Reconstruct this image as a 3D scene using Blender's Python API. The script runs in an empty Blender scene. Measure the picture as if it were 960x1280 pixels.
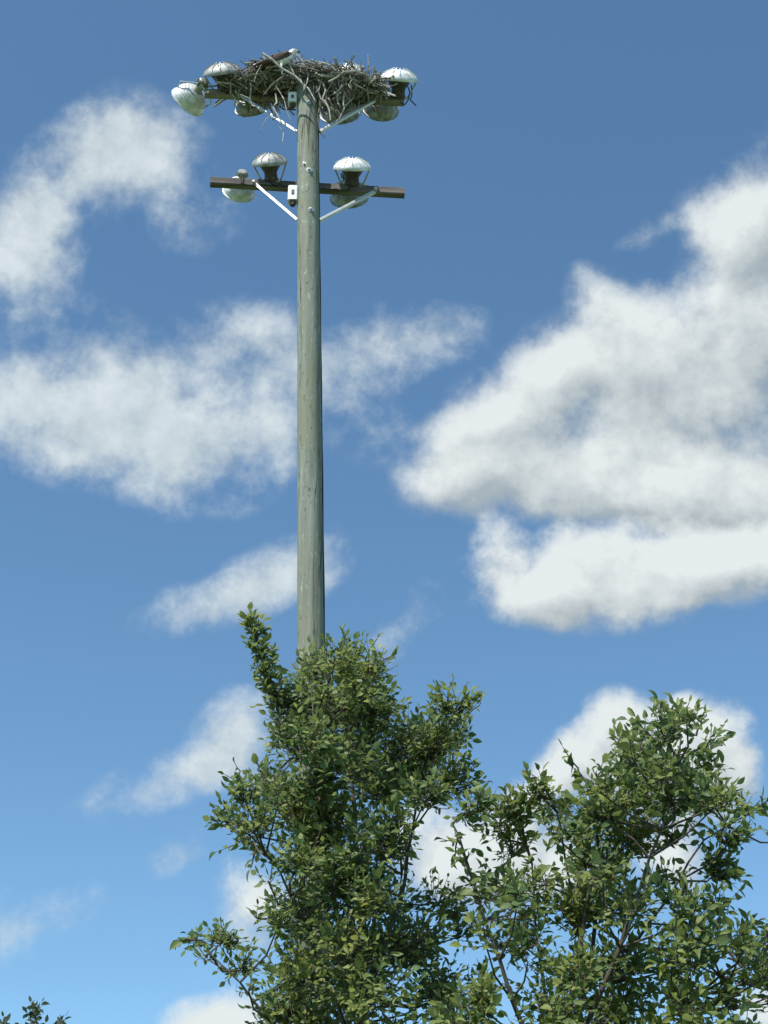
import bpy, math, random
import numpy as np
from mathutils import Vector, Matrix

random.seed(7)
rng = np.random.default_rng(11)
scene = bpy.context.scene
C = scene.collection

# ------------------------------------------------------------------ camera
F_PX, W_PX, H_PX = 1900.0, 960.0, 1280.0       # focal length in photo pixels
PITCH = math.radians(31.0)
EYE = Vector((0.0, 0.0, 1.6))
cam_d = bpy.data.cameras.new('camera')
cam_d.sensor_fit = 'VERTICAL'
cam_d.sensor_height = 24.0
cam_d.lens = F_PX / H_PX * 24.0
cam_d.clip_start, cam_d.clip_end = 0.1, 8000.0
cam = bpy.data.objects.new('camera', cam_d)
C.objects.link(cam)
cam.location = EYE
cam.rotation_euler = (math.radians(90) + PITCH, 0, 0)
scene.camera = cam
V_FWD = Vector((0, math.cos(PITCH), math.sin(PITCH)))
V_UP = Vector((0, -math.sin(PITCH), math.cos(PITCH)))


def ray(x, y):
    return (V_FWD + Vector((1, 0, 0)) * ((x - W_PX / 2) / F_PX) + V_UP * ((H_PX / 2 - y) / F_PX)).normalized()


def P(x, y, Y):
    """the point of the place that stands Y metres away on the sight line of a photo pixel"""
    d = ray(x, y)
    return EYE + d * (Y / d.y)


def m_per_px(p):
    return (p - EYE).dot(V_FWD) / F_PX


# ------------------------------------------------------------------ light
SUN_EL, SUN_AZ = math.radians(56), math.radians(-142)      # azimuth from +Y, minus = to the left
SUN_DIR = Vector((math.sin(SUN_AZ) * math.cos(SUN_EL), math.cos(SUN_AZ) * math.cos(SUN_EL), math.sin(SUN_EL)))
sun_d = bpy.data.lights.new('sun', 'SUN')
sun_d.energy = 5.0
sun_d.angle = math.radians(0.53)
sun_d.color = (1.0, 0.96, 0.88)
sun = bpy.data.objects.new('sun', sun_d)
C.objects.link(sun)
sun.rotation_euler = (-SUN_DIR).to_track_quat('-Z', 'Y').to_euler()

scene.view_settings.view_transform = 'Standard'
scene.view_settings.look = 'None'
scene.view_settings.exposure = 0.35
scene.view_settings.gamma = 1.0
scene.view_settings.use_curve_mapping = False
scene.cycles.max_bounces = 5
scene.cycles.adaptive_threshold = 0.02
scene.cycles.adaptive_min_samples = 12
scene.cycles.transparent_max_bounces = 8

# ------------------------------------------------------------------ sky with clouds
world = bpy.data.worlds.new('World')
scene.world = world
world.use_nodes = True
wt = world.node_tree
wt.nodes.clear()


def nd(tree, typ, **kw):
    n = tree.nodes.new(typ)
    for k, v in kw.items():
        setattr(n, k, v)
    return n


def mth(tree, op, a, b=None, c=None, clamp=False):
    n = tree.nodes.new('ShaderNodeMath')
    n.operation = op
    n.use_clamp = clamp
    for i, v in enumerate((a, b, c)):
        if v is None:
            continue
        if isinstance(v, (int, float)):
            n.inputs[i].default_value = v
        else:
            tree.links.new(v, n.inputs[i])
    return n.outputs[0]


def smooth(tree, v, lo, hi, a=0.0, b=1.0):
    n = nd(tree, 'ShaderNodeMapRange', interpolation_type='SMOOTHSTEP')
    tree.links.new(v, n.inputs['Value'])
    n.inputs['From Min'].default_value = lo
    n.inputs['From Max'].default_value = hi
    n.inputs['To Min'].default_value = a
    n.inputs['To Max'].default_value = b
    return n.outputs['Result']


# heaps of cloud: (x, y, half width, half height, tilt in degrees, weight) as seen from the place, turned into directions of the sky
MASS = [
    (960, 250, 100, 72, 0, .9), (905, 320, 66, 75, 0, .6), (965, 370, 120, 90, 0, .7), (748, 366, 52, 34, -15, .6), (820, 400, 70, 50, -30, .5),
    (840, 440, 150, 90, -15, .7), (700, 440, 110, 66, -35, .6), (950, 510, 170, 110, 0, .7), (630, 510, 110, 66, -30, .65), (770, 520, 160, 80, 0, .5),
    (600, 565, 110, 66, -15, .65), (740, 600, 190, 60, 0, .6), (900, 600, 170, 66, 0, .7), (556, 606, 76, 44, -15, .5), (890, 645, 170, 50, 0, .7), (770, 632, 120, 44, 0, .6), (660, 600, 90, 50, 0, .4),
]
BANK = [
    (735, 690, 74, 60, 0, .7), (608, 680, 36, 50, 0, .6), (680, 705, 66, 50, 0, .5), (830, 695, 90, 56, 0, .75), (915, 705, 100, 56, 0, .7), (975, 675, 70, 50, 0, .7), (640, 735, 90, 44, 15, .55), (735, 755, 130, 44, 0, .7), (850, 735, 130, 44, 0, .5),
    (775, 892, 54, 36, 0, .62), (895, 925, 60, 56, 0, .9), (860, 890, 36, 30, 0, .5), (715, 950, 56, 46, -30, .75), (925, 985, 36, 50, 15, .6), (800, 960, 110, 70, 0, .8), (660, 1000, 56, 36, -30, .7),
    (560, 1070, 90, 70, 0, .9), (690, 1090, 80, 62, 0, .7), (322, 1122, 60, 66, -30, .75), (285, 1292, 80, 42, 0, .9), (952, 1255, 40, 40, 0, .8), (840, 1080, 66, 55, 0, .7),
]
WISPS = [
    (0, 260, 110, 80, -30, .62), (10, 325, 95, 66, -40, .65), (85, 235, 110, 62, -45, .62), (155, 175, 84, 70, -20, .7), (210, 220, 110, 70, 25, .62), (190, 455, 84, 56, 0, .6), (215, 515, 100, 60, 0, .5),
    (20, 505, 170, 85, 5, .8), (115, 425, 70, 50, 10, .55), (130, 535, 140, 75, 20, .6), (225, 580, 140, 62, 5, .62), (290, 425, 90, 60, 0, .62), (390, 460, 150, 80, -20, .6),
    (320, 545, 130, 66, -35, .6), (495, 435, 110, 50, -12, .6), (565, 412, 56, 38, -15, .6), (470, 545, 60, 55, 0, .45),
    (355, 712, 84, 50, -30, .85), (270, 757, 120, 34, -15, .7), (300, 915, 84, 56, -45, .95), (225, 978, 130, 36, -15, .8), (225, 1075, 60, 24, -15, .65), (25, 1148, 100, 38, -15, .75),
    (535, 757, 130, 34, -45, .52), (815, 288, 52, 20, -30, .6), (120, 375, 40, 26, 10, .35), (70, 345, 30, 40, 0, .3),
]


def noise_at(tree, vec, scale, detail, rough=.5):
    n = nd(tree, 'ShaderNodeTexNoise')
    n.inputs['Scale'].default_value = scale
    n.inputs['Detail'].default_value = detail
    n.inputs['Roughness'].default_value = rough
    tree.links.new(vec, n.inputs['Vector'])
    return n


def stirred(vec, amount):
    """ragged outlines: the direction is stirred by noise before the heaps are laid out"""
    wn = noise_at(wt, vec, 15.0, 3.0)
    ws = nd(wt, 'ShaderNodeVectorMath', operation='SUBTRACT')
    wt.links.new(wn.outputs['Color'], ws.inputs[0])
    ws.inputs[1].default_value = (.5, .5, .5)
    wm = nd(wt, 'ShaderNodeVectorMath', operation='MULTIPLY_ADD')
    wt.links.new(ws.outputs[0], wm.inputs[0])
    wm.inputs[1].default_value = (amount,) * 3
    wt.links.new(vec, wm.inputs[2])
    return wm.outputs[0]


def elsewhere(vec, scale):
    """the same kind of clouds goes on over the rest of the sky, beyond the heaps laid out one by one"""
    gen = smooth(wt, noise_at(wt, vec, scale, 1.0).outputs['Fac'], .48, .76, 0, .9)
    dt = nd(wt, 'ShaderNodeVectorMath', operation='DOT_PRODUCT')
    wt.links.new(vec, dt.inputs[0])
    dt.inputs[1].default_value = V_FWD
    return mth(wt, 'MULTIPLY', gen, smooth(wt, dt.outputs['Value'], .915, .86))


SKY_Z = V_FWD.copy()                     # middle of the cloudscape that is laid out heap by heap
SKY_X = Vector((1, 0, 0))
SKY_Y = V_UP.copy()


def heaps(name, blobs, size):
    g = bpy.data.node_groups.new(name, 'ShaderNodeTree')
    g.interface.new_socket('Vector', in_out='INPUT', socket_type='NodeSocketVector')
    g.interface.new_socket('Add', in_out='INPUT', socket_type='NodeSocketFloat')
    g.interface.new_socket('Field', in_out='OUTPUT', socket_type='NodeSocketFloat')
    gi, go = g.nodes.new('NodeGroupInput'), g.nodes.new('NodeGroupOutput')
    acc = gi.outputs[1]
    k = size / F_PX
    turned = {}
    for (x, y, rx, ry, rot, w) in blobs:
        rot = 15 * round(rot / 15)
        a = math.radians(-rot)
        ex = SKY_X * math.cos(a) + SKY_Y * math.sin(a)
        ey = SKY_Y * math.cos(a) - SKY_X * math.sin(a)
        if rot not in turned:          # one turned copy of the direction for all heaps of the same tilt
            comps = nd(g, 'ShaderNodeCombineXYZ')
            for i, e in enumerate((ex, ey, SKY_Z)):
                dp = nd(g, 'ShaderNodeVectorMath', operation='DOT_PRODUCT')
                g.links.new(gi.outputs[0], dp.inputs[0])
                dp.inputs[1].default_value = e
                g.links.new(dp.outputs['Value'], comps.inputs[i])
            turned[rot] = comps.outputs[0]
        d = ray(x, y)
        sc_ = Vector((1 / (rx * k), 1 / (ry * k), 1 / (max(rx, ry) * k)))
        ma = nd(g, 'ShaderNodeVectorMath', operation='MULTIPLY_ADD')
        g.links.new(turned[rot], ma.inputs[0])
        ma.inputs[1].default_value = sc_
        ma.inputs[2].default_value = (-d.dot(ex) * sc_.x, -d.dot(ey) * sc_.y, -d.dot(SKY_Z) * sc_.z)
        gr = nd(g, 'ShaderNodeTexGradient', gradient_type='SPHERICAL')
        g.links.new(ma.outputs[0], gr.inputs[0])
        acc = mth(g, 'MULTIPLY_ADD', gr.outputs['Fac'], w, acc)
    g.links.new(acc, go.inputs[0])
    return g


def field(group, vec, add):
    n = nd(wt, 'ShaderNodeGroup')
    n.node_tree = group
    wt.links.new(vec, n.inputs[0])
    wt.links.new(add, n.inputs[1])
    return n.outputs[0]


tc = nd(wt, 'ShaderNodeTexCoord')
here = tc.outputs['Generated']
off = nd(wt, 'ShaderNodeVectorMath', operation='ADD')
wt.links.new(here, off.inputs[0])
off.inputs[1].default_value = Vector((-.35, -.25, 1.0)).normalized() * 0.020
sunward = off.outputs[0]
g_mass, g_bank, g_wisp = heaps('cloud_mass', MASS, 1.2), heaps('cloud_bank', BANK, 1.2), heaps('cloud_wisps', WISPS, 1.25)
st0, st1 = stirred(here, .034), stirred(sunward, .034)


def puffs(vec, scale, amp):
    return mth(wt, 'MULTIPLY', mth(wt, 'SUBTRACT', noise_at(wt, vec, scale, 7.0, .64).outputs['Fac'], .5), amp)


def torn(heap, puff):
    """puffs eat into and swell the heap, but make no cloud of their own in clear air"""
    return mth(wt, 'MULTIPLY_ADD', puff, mth(wt, 'MULTIPLY', heap, 4.0, clamp=True), heap)


n0, n1 = puffs(here, 18.0, 1.5), puffs(sunward, 18.0, 1.5)
zero = nd(wt, 'ShaderNodeValue').outputs[0]
m0, m1 = torn(field(g_mass, st0, elsewhere(here, 4.2)), n0), torn(field(g_mass, st1, zero), n1)
b0, b1 = torn(field(g_bank, st0, zero), n0), torn(field(g_bank, st1, zero), n1)
w0 = torn(field(g_wisp, st0, zero), puffs(here, 18.0, 2.4))
a_w = mth(wt, 'MULTIPLY', smooth(wt, w0, .08, 1.25), .90)


def cloud_colour(f0, f1, gain, mean):
    # sunward thickness decides how much light a part of the cloud gets
    lit = mth(wt, 'MULTIPLY_ADD', mth(wt, 'SUBTRACT', f0, f1), gain, mean, clamp=True)
    c = nd(wt, 'ShaderNodeMix', data_type='RGBA')
    wt.links.new(lit, c.inputs['Factor'])
    c.inputs['A'].default_value = (.31, .365, .40, 1)
    c.inputs['B'].default_value = (.615, .66, .665, 1)
    return c.outputs['Result']


sky = nd(wt, 'ShaderNodeTexSky', sky_type='NISHITA')
sky.sun_disc = False
sky.sun_elevation = SUN_EL
sky.sun_rotation = SUN_AZ
sky.altitude = 800
sky.air_density = 1.0
sky.dust_density = 0.0
sky.ozone_density = 1.4
SKY_STRENGTH = 0.127
sk = nd(wt, 'ShaderNodeMix', data_type='RGBA', blend_type='MULTIPLY')
sk.inputs['Factor'].default_value = 1
wt.links.new(sky.outputs[0], sk.inputs['A'])
sk.inputs['B'].default_value = (.81, 1.04, 1.06, 1)


def cloud_over(base, colour, alpha):
    sc_ = nd(wt, 'ShaderNodeVectorMath', operation='SCALE')
    if isinstance(colour, tuple):
        sc_.inputs[0].default_value = colour[:3]
    else:
        wt.links.new(colour, sc_.inputs[0])
    sc_.inputs['Scale'].default_value = 1.0 / SKY_STRENGTH
    m = nd(wt, 'ShaderNodeMix', data_type='RGBA')
    wt.links.new(alpha, m.inputs['Factor'])
    wt.links.new(base, m.inputs['A'])
    wt.links.new(sc_.outputs[0], m.inputs['B'])
    return m.outputs['Result']


wc = nd(wt, 'ShaderNodeMix', data_type='RGBA')
wt.links.new(mth(wt, 'MULTIPLY_ADD', mth(wt, 'SUBTRACT', n0, n1), 1.6, .6, clamp=True), wc.inputs['Factor'])
wc.inputs['A'].default_value = (.39, .46, .49, 1)
wc.inputs['B'].default_value = (.59, .65, .67, 1)
col = cloud_over(sk.outputs['Result'], wc.outputs['Result'], a_w)
col = cloud_over(col, cloud_colour(m0, m1, 1.25, .46), smooth(wt, m0, .06, .84))
col = cloud_over(col, cloud_colour(b0, b1, 1.2, .64), smooth(wt, b0, .10, .68))
bg = nd(wt, 'ShaderNodeBackground')
bg.inputs['Strength'].default_value = SKY_STRENGTH
wt.links.new(col, bg.inputs['Color'])
wo = nd(wt, 'ShaderNodeOutputWorld')
wt.links.new(bg.outputs[0], wo.inputs['Surface'])
world.cycles.sampling_method = 'MANUAL'
world.cycles.sample_map_resolution = 512

# ------------------------------------------------------------------ materials


def mat(name, base, rough=.7, metal=0.0, var=None, scale=8.0, stretch=(1, 1, 1), bump=0.0, detail=6, coord='Object', ramp=(.3, .7)):
    m = bpy.data.materials.new(name)
    m.use_nodes = True
    t = m.node_tree
    b = t.nodes['Principled BSDF']
    b.inputs['Roughness'].default_value = rough
    b.inputs['Metallic'].default_value = metal
    b.inputs['Base Color'].default_value = (*base, 1)
    if var is not None or bump:
        tcn = nd(t, 'ShaderNodeTexCoord')
        mp = nd(t, 'ShaderNodeMapping')
        mp.inputs['Scale'].default_value = stretch
        t.links.new(tcn.outputs[coord], mp.inputs['Vector'])
        n = nd(t, 'ShaderNodeTexNoise')
        n.inputs['Scale'].default_value = scale
        n.inputs['Detail'].default_value = detail
        n.inputs['Roughness'].default_value = .62
        t.links.new(mp.outputs[0], n.inputs['Vector'])
        if var is not None:
            mx = nd(t, 'ShaderNodeMix', data_type='RGBA')
            t.links.new(smooth(t, n.outputs['Fac'], *ramp), mx.inputs['Factor'])
            mx.inputs['A'].default_value = (*base, 1)
            mx.inputs['B'].default_value = (*var, 1)
            t.links.new(mx.outputs['Result'], b.inputs['Base Color'])
        if bump:
            bp = nd(t, 'ShaderNodeBump')
            bp.inputs['Strength'].default_value = bump
            bp.inputs['Distance'].default_value = .01
            t.links.new(n.outputs['Fac'], bp.inputs['Height'])
            t.links.new(bp.outputs[0], b.inputs['Normal'])
    return m


def wood_pole_mat():
    m = bpy.data.materials.new('weathered_pole_wood')
    m.use_nodes = True
    t = m.node_tree
    b = t.nodes['Principled BSDF']
    b.inputs['Roughness'].default_value = .85
    tcn = nd(t, 'ShaderNodeTexCoord')

    def noise(scale, stretch, detail=6):
        mp = nd(t, 'ShaderNodeMapping')
        mp.inputs['Scale'].default_value = stretch
        t.links.new(tcn.outputs['Object'], mp.inputs['Vector'])
        n = nd(t, 'ShaderNodeTexNoise')
        n.inputs['Scale'].default_value = scale
        n.inputs['Detail'].default_value = detail
        n.inputs['Roughness'].default_value = .65
        t.links.new(mp.outputs[0], n.inputs['Vector'])
        return n.outputs['Fac']
    grain = noise(22, (1, 1, .05))
    patch = noise(1.6, (1, 1, .45), 4)
    speck = noise(26, (1, 1, .35), 3)
    m1 = nd(t, 'ShaderNodeMix', data_type='RGBA')
    t.links.new(smooth(t, grain, .3, .72), m1.inputs['Factor'])
    m1.inputs['A'].default_value = (.135, .158, .13, 1)
    m1.inputs['B'].default_value = (.245, .28, .235, 1)
    m2 = nd(t, 'ShaderNodeMix', data_type='RGBA')
    t.links.new(smooth(t, patch, .42, .66, 0, .8), m2.inputs['Factor'])
    t.links.new(m1.outputs['Result'], m2.inputs['A'])
    m2.inputs['B'].default_value = (.185, .19, .138, 1)
    m3 = nd(t, 'ShaderNodeMix', data_type='RGBA')
    t.links.new(smooth(t, speck, .60, .70, 0, .8), m3.inputs['Factor'])
    t.links.new(m2.outputs['Result'], m3.inputs['A'])
    m3.inputs['B'].default_value = (.07, .06, .045, 1)
    m4 = nd(t, 'ShaderNodeMix', data_type='RGBA')
    t.links.new(smooth(t, speck, .40, .30, 0, .7), m4.inputs['Factor'])
    t.links.new(m3.outputs['Result'], m4.inputs['A'])
    m4.inputs['B'].default_value = (.36, .40, .36, 1)
    line = mth(t, 'ABSOLUTE', mth(t, 'SUBTRACT', noise(5.5, (1, 1, .045), 3), .5))
    broken = smooth(t, noise(1.1, (1, 1, .8), 2), .42, .55)
    crack = mth(t, 'MULTIPLY', smooth(t, line, .022, .006), broken)
    m5 = nd(t, 'ShaderNodeMix', data_type='RGBA')
    t.links.new(mth(t, 'MULTIPLY', crack, .85), m5.inputs['Factor'])
    t.links.new(m4.outputs['Result'], m5.inputs['A'])
    m5.inputs['B'].default_value = (.045, .042, .034, 1)
    t.links.new(m5.outputs['Result'], b.inputs['Base Color'])
    bp = nd(t, 'ShaderNodeBump')
    bp.inputs['Strength'].default_value = .6
    bp.inputs['Distance'].default_value = .012
    t.links.new(grain, bp.inputs['Height'])
    t.links.new(bp.outputs[0], b.inputs['Normal'])
    return m


def leaf_mat(name, dark, light, rough=.5):
    m = bpy.data.materials.new(name)
    m.use_nodes = True
    t = m.node_tree
    b = t.nodes['Principled BSDF']
    geo = nd(t, 'ShaderNodeNewGeometry')
    oi = nd(t, 'ShaderNodeObjectInfo')
    tcn = nd(t, 'ShaderNodeNewGeometry')
    # leaf to leaf variation, plus larger patches of yellower and bluer green
    rnd = mth(t, 'FRACT', mth(t, 'ADD', geo.outputs['Random Per Island'], oi.outputs['Random']))
    n = nd(t, 'ShaderNodeTexNoise')
    n.inputs['Scale'].default_value = 2.6
    n.inputs['Detail'].default_value = 2
    t.links.new(tcn.outputs['Position'], n.inputs['Vector'])
    f = mth(t, 'ADD', mth(t, 'MULTIPLY', mth(t, 'POWER', rnd, 1.6), .65), smooth(t, n.outputs['Fac'], .38, .68, 0, .45), clamp=True)
    mx = nd(t, 'ShaderNodeMix', data_type='RGBA')
    t.links.new(f, mx.inputs['Factor'])
    mx.inputs['A'].default_value = (*dark, 1)
    mx.inputs['B'].default_value = (*light, 1)
    t.links.new(mx.outputs['Result'], b.inputs['Base Color'])
    b.inputs['Roughness'].default_value = rough
    b.inputs['Specular IOR Level'].default_value = .32
    tr = nd(t, 'ShaderNodeBsdfTranslucent')
    t.links.new(mx.outputs['Result'], tr.inputs['Color'])
    ms = nd(t, 'ShaderNodeMixShader')
    ms.inputs[0].default_value = .46
    t.links.new(b.outputs[0], ms.inputs[1])
    t.links.new(tr.outputs[0], ms.inputs[2])
    t.links.new(ms.outputs[0], t.nodes['Material Output'].inputs['Surface'])
    return m


M = {
    'pole': wood_pole_mat(),
    'arm': mat('weathered_brown_timber', (.075, .064, .064), .85, var=(.20, .18, .17), scale=14, stretch=(.08, 1, 1), bump=.4),
    'arm_grey': mat('grey_brown_timber', (.12, .10, .08), .85, var=(.27, .235, .19), scale=14, stretch=(.08, 1, 1), bump=.4),
    'galv': mat('galvanised_steel', (.42, .44, .45), .45, .55, var=(.56, .58, .58), scale=30),
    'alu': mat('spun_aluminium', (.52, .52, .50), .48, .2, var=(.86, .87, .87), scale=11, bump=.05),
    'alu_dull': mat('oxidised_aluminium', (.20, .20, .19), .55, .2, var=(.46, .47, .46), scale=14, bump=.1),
    'housing': mat('dark_cast_housing', (.055, .045, .045), .6, .3, var=(.12, .10, .095), scale=20),
    'porcelain': mat('white_enamel', (.72, .72, .70), .35, var=(.84, .84, .82), scale=12),
    'glass': mat('lamp_glass', (.55, .60, .60), .08, 0),
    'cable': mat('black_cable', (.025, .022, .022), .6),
    'stick': mat('bleached_stick', (.23, .21, .185), .9, var=(.50, .48, .44), scale=18, stretch=(1, 1, 1), bump=.3),
    'stick_dark': mat('dark_stick', (.07, .055, .050), .9, var=(.20, .17, .145), scale=18, bump=.3),
    'bark': mat('tree_bark', (.045, .037, .032), .9, var=(.10, .085, .07), scale=30, stretch=(1, 1, .3), bump=.6),
    'leaf': leaf_mat('broad_leaf', (.080, .150, .060), (.30, .335, .085)),
    'leaf_r': leaf_mat('broad_leaf_darker', (.070, .136, .052), (.265, .305, .076)),
    'far_leaf': leaf_mat('far_leaf', (.05, .075, .045), (.10, .13, .06), .6),
    'feather_brown': mat('brown_plumage', (.050, .032, .026), .8, var=(.10, .065, .05), scale=40, stretch=(1, 1, 1)),
    'feather_white': mat('white_plumage', (.74, .74, .72), .8, var=(.84, .84, .82), scale=40),
    'beak': mat('black_beak', (.02, .02, .022), .4),
    'eye': mat('yellow_eye', (.55, .36, .03), .2),
    'grass': mat('mown_grass', (.045, .085, .02), .95, var=(.09, .13, .035), scale=1.4, bump=.8, detail=12),
}

# ------------------------------------------------------------------ mesh helpers


class MB:
    def __init__(s):
        s.v, s.f, s.mi = [], [], []

    def add(s, verts, faces, mi=0):
        o = len(s.v)
        s.v += [tuple(v) for v in verts]
        s.f += [tuple(i + o for i in f) for f in faces]
        s.mi += [mi] * len(faces)
        return s

    def box(s, c, ax, ay, az, bev=0.0):
        """box from centre and three half-axis vectors, with chamfered long edges (along ax)"""
        c, ax, ay, az = Vector(c), Vector(ax), Vector(ay), Vector(az)
        if bev <= 0:
            pr = [(-1, -1), (1, -1), (1, 1), (-1, 1)]
        else:
            ky, kz = 1 - bev / ay.length, 1 - bev / az.length
            pr = [(-ky, -1), (ky, -1), (1, -kz), (1, kz), (ky, 1), (-ky, 1), (-1, kz), (-1, -kz)]
        n = len(pr)
        vs = [c - ax + ay * a + az * b for a, b in pr] + [c + ax + ay * a + az * b for a, b in pr]
        fs = [(i, (i + 1) % n, n + (i + 1) % n, n + i) for i in range(n)] + [tuple(range(n - 1, -1, -1)), tuple(range(n, 2 * n))]
        return s.add(vs, fs)

    def tube(s, pts, rad, seg=8, cap=True):
        pts = [Vector(p) for p in pts]
        if isinstance(rad, (int, float)):
            rad = [rad] * len(pts)
        vs, fs = [], []
        ref = None
        for i, p in enumerate(pts):
            d = (pts[min(i + 1, len(pts) - 1)] - pts[max(i - 1, 0)])
            d = d.normalized() if d.length > 1e-9 else Vector((0, 0, 1))
            if ref is None:
                ref = d.orthogonal().normalized()
            ref = (ref - d * ref.dot(d))
            ref = ref.normalized() if ref.length > 1e-6 else d.orthogonal().normalized()
            b = d.cross(ref)
            for k in range(seg):
                a = 2 * math.pi * k / seg
                vs.append(p + (ref * math.cos(a) + b * math.sin(a)) * rad[i])
        for i in range(len(pts) - 1):
            for k in range(seg):
                k2 = (k + 1) % seg
                fs.append((i * seg + k, i * seg + k2, (i + 1) * seg + k2, (i + 1) * seg + k))
        if cap:
            fs.append(tuple(range(seg - 1, -1, -1)))
            fs.append(tuple(range((len(pts) - 1) * seg, len(pts) * seg)))
        return s.add(vs, fs)

    def lathe(s, prof, seg=28, rot=None, wob=None):
        """profile of (radius, height) turned about local z"""
        vs, fs = [], []
        for (r, z) in prof:
            for k in range(seg):
                a = 2 * math.pi * k / seg
                q = 1 + (wob(k, z) if wob else 0)
                vs.append((r * q * math.cos(a), r * q * math.sin(a), z))
        for i in range(len(prof) - 1):
            for k in range(seg):
                k2 = (k + 1) % seg
                fs.append((i * seg + k, i * seg + k2, (i + 1) * seg + k2, (i + 1) * seg + k))
        if prof[0][0] > 1e-6:
            fs.append(tuple(range(seg - 1, -1, -1)))
        if prof[-1][0] > 1e-6:
            fs.append(tuple(range((len(prof) - 1) * seg, len(prof) * seg)))
        return s.add(vs, fs)

    def build(s, name, materials, parent=None, smooth_=False, world_space=False):
        me = bpy.data.meshes.new(name)
        me.from_pydata(s.v, [], s.f)
        if not isinstance(materials, (list, tuple)):
            materials = [materials]
        for m in materials:
            me.materials.append(m)
        if any(s.mi):
            me.polygons.foreach_set('material_index', s.mi)
        if smooth_:
            me.polygons.foreach_set('use_smooth', [True] * len(me.polygons))
            try:
                me.set_sharp_from_angle(angle=math.radians(38))
            except Exception:
                pass
        me.validate()
        me.update()
        o = bpy.data.objects.new(name, me)
        C.objects.link(o)
        if parent is not None:
            o.parent = parent
            if world_space:
                o.matrix_parent_inverse = parent.matrix_world.inverted()
        return o


def empty(name, loc, rot=None):
    o = bpy.data.objects.new(name, None)
    o.empty_display_size = .2
    C.objects.link(o)
    mw = Matrix.Translation(Vector(loc))
    if rot is not None:
        mw = mw @ rot.to_4x4()
    o.matrix_world = mw
    o.matrix_basis = mw
    return o


def tag(o, label=None, cat=None, group=None, kind=None):
    for k, v in (('label', label), ('category', cat), ('group', group), ('kind', kind)):
        if v:
            o[k] = v
    return o


def frame(z, x=None):
    """rotation whose local z looks along z"""
    z = Vector(z).normalized()
    x = Vector(x) if x is not None else Vector((1, 0, 0))
    x = (x - z * x.dot(z))
    x = x.normalized() if x.length > 1e-5 else z.orthogonal().normalized()
    return Matrix((x, z.cross(x), z)).transposed()


# ------------------------------------------------------------------ ground
gm = MB()
N = 24
gs = [math.copysign(abs(t) ** 2.5, t) * 1500 for t in np.linspace(-1, 1, N + 1)]
gm.add([(x, y + 15, .05 * math.sin(x * .21) * math.cos(y * .17) if max(abs(x), abs(y)) < 60 else 0) for y in gs for x in gs],
       [(j * (N + 1) + i, j * (N + 1) + i + 1, (j + 1) * (N + 1) + i + 1, (j + 1) * (N + 1) + i) for j in range(N) for i in range(N)])
tag(gm.build('ground', M['grass'], smooth_=True), kind='structure')

# ------------------------------------------------------------------ light pole
D_POLE = 13.0
axis_hi, axis_lo = P(384, 104, D_POLE), P(388.5, 800, D_POLE)


def pole_axis(z):
    t = (z - axis_lo.z) / (axis_hi.z - axis_lo.z)
    return axis_lo.lerp(axis_hi, t)


r_hi = 13.0 * m_per_px(P(384, 150, D_POLE))
r_lo = 16.6 * m_per_px(P(388, 790, D_POLE))


def pole_r(z):
    t = (z - axis_lo.z) / (axis_hi.z - axis_lo.z)
    return r_lo + (r_hi - r_lo) * t


base = pole_axis(0)
pole = empty('light_pole', base)
tag(pole, 'tall weathered grey wooden light pole with two brown crossarms', 'light pole')
pole_mi = pole.matrix_world.inverted()
pm = MB()
zs = np.linspace(-.6, axis_hi.z, 60)
seg = 40
vs, fs = [], []
for i, z in enumerate(zs):
    c, r = pole_axis(z), pole_r(z)
    for k in range(seg):
        a = 2 * math.pi * k / seg
        q = r * (1 + .012 * math.sin(3 * a + z * .6) + .008 * math.sin(7 * a - z * .9) + .006 * math.sin(z * 5.1 + a))
        vs.append(pole_mi @ Vector((c.x + q * math.cos(a), c.y + q * math.sin(a), z)))
for i in range(len(zs) - 1):
    for k in range(seg):
        k2 = (k + 1) % seg
        fs.append((i * seg + k, i * seg + k2, (i + 1) * seg + k2, (i + 1) * seg + k))
fs.append(tuple(range((len(zs) - 1) * seg, len(zs) * seg)))
pm.add(vs, fs)
pm.build('shaft', M['pole'], pole, smooth_=True)


def part(mb, name, m, sm=False, parent=pole):
    """mesh given in world coordinates, made a child of a thing"""
    inv = parent.matrix_world.inverted() if parent.parent is None else (parent.parent.matrix_world @ parent.matrix_basis).inverted()
    mb.v = [tuple(inv @ Vector(v)) for v in mb.v]
    return mb.build(name, m, parent, smooth_=sm)


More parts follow.
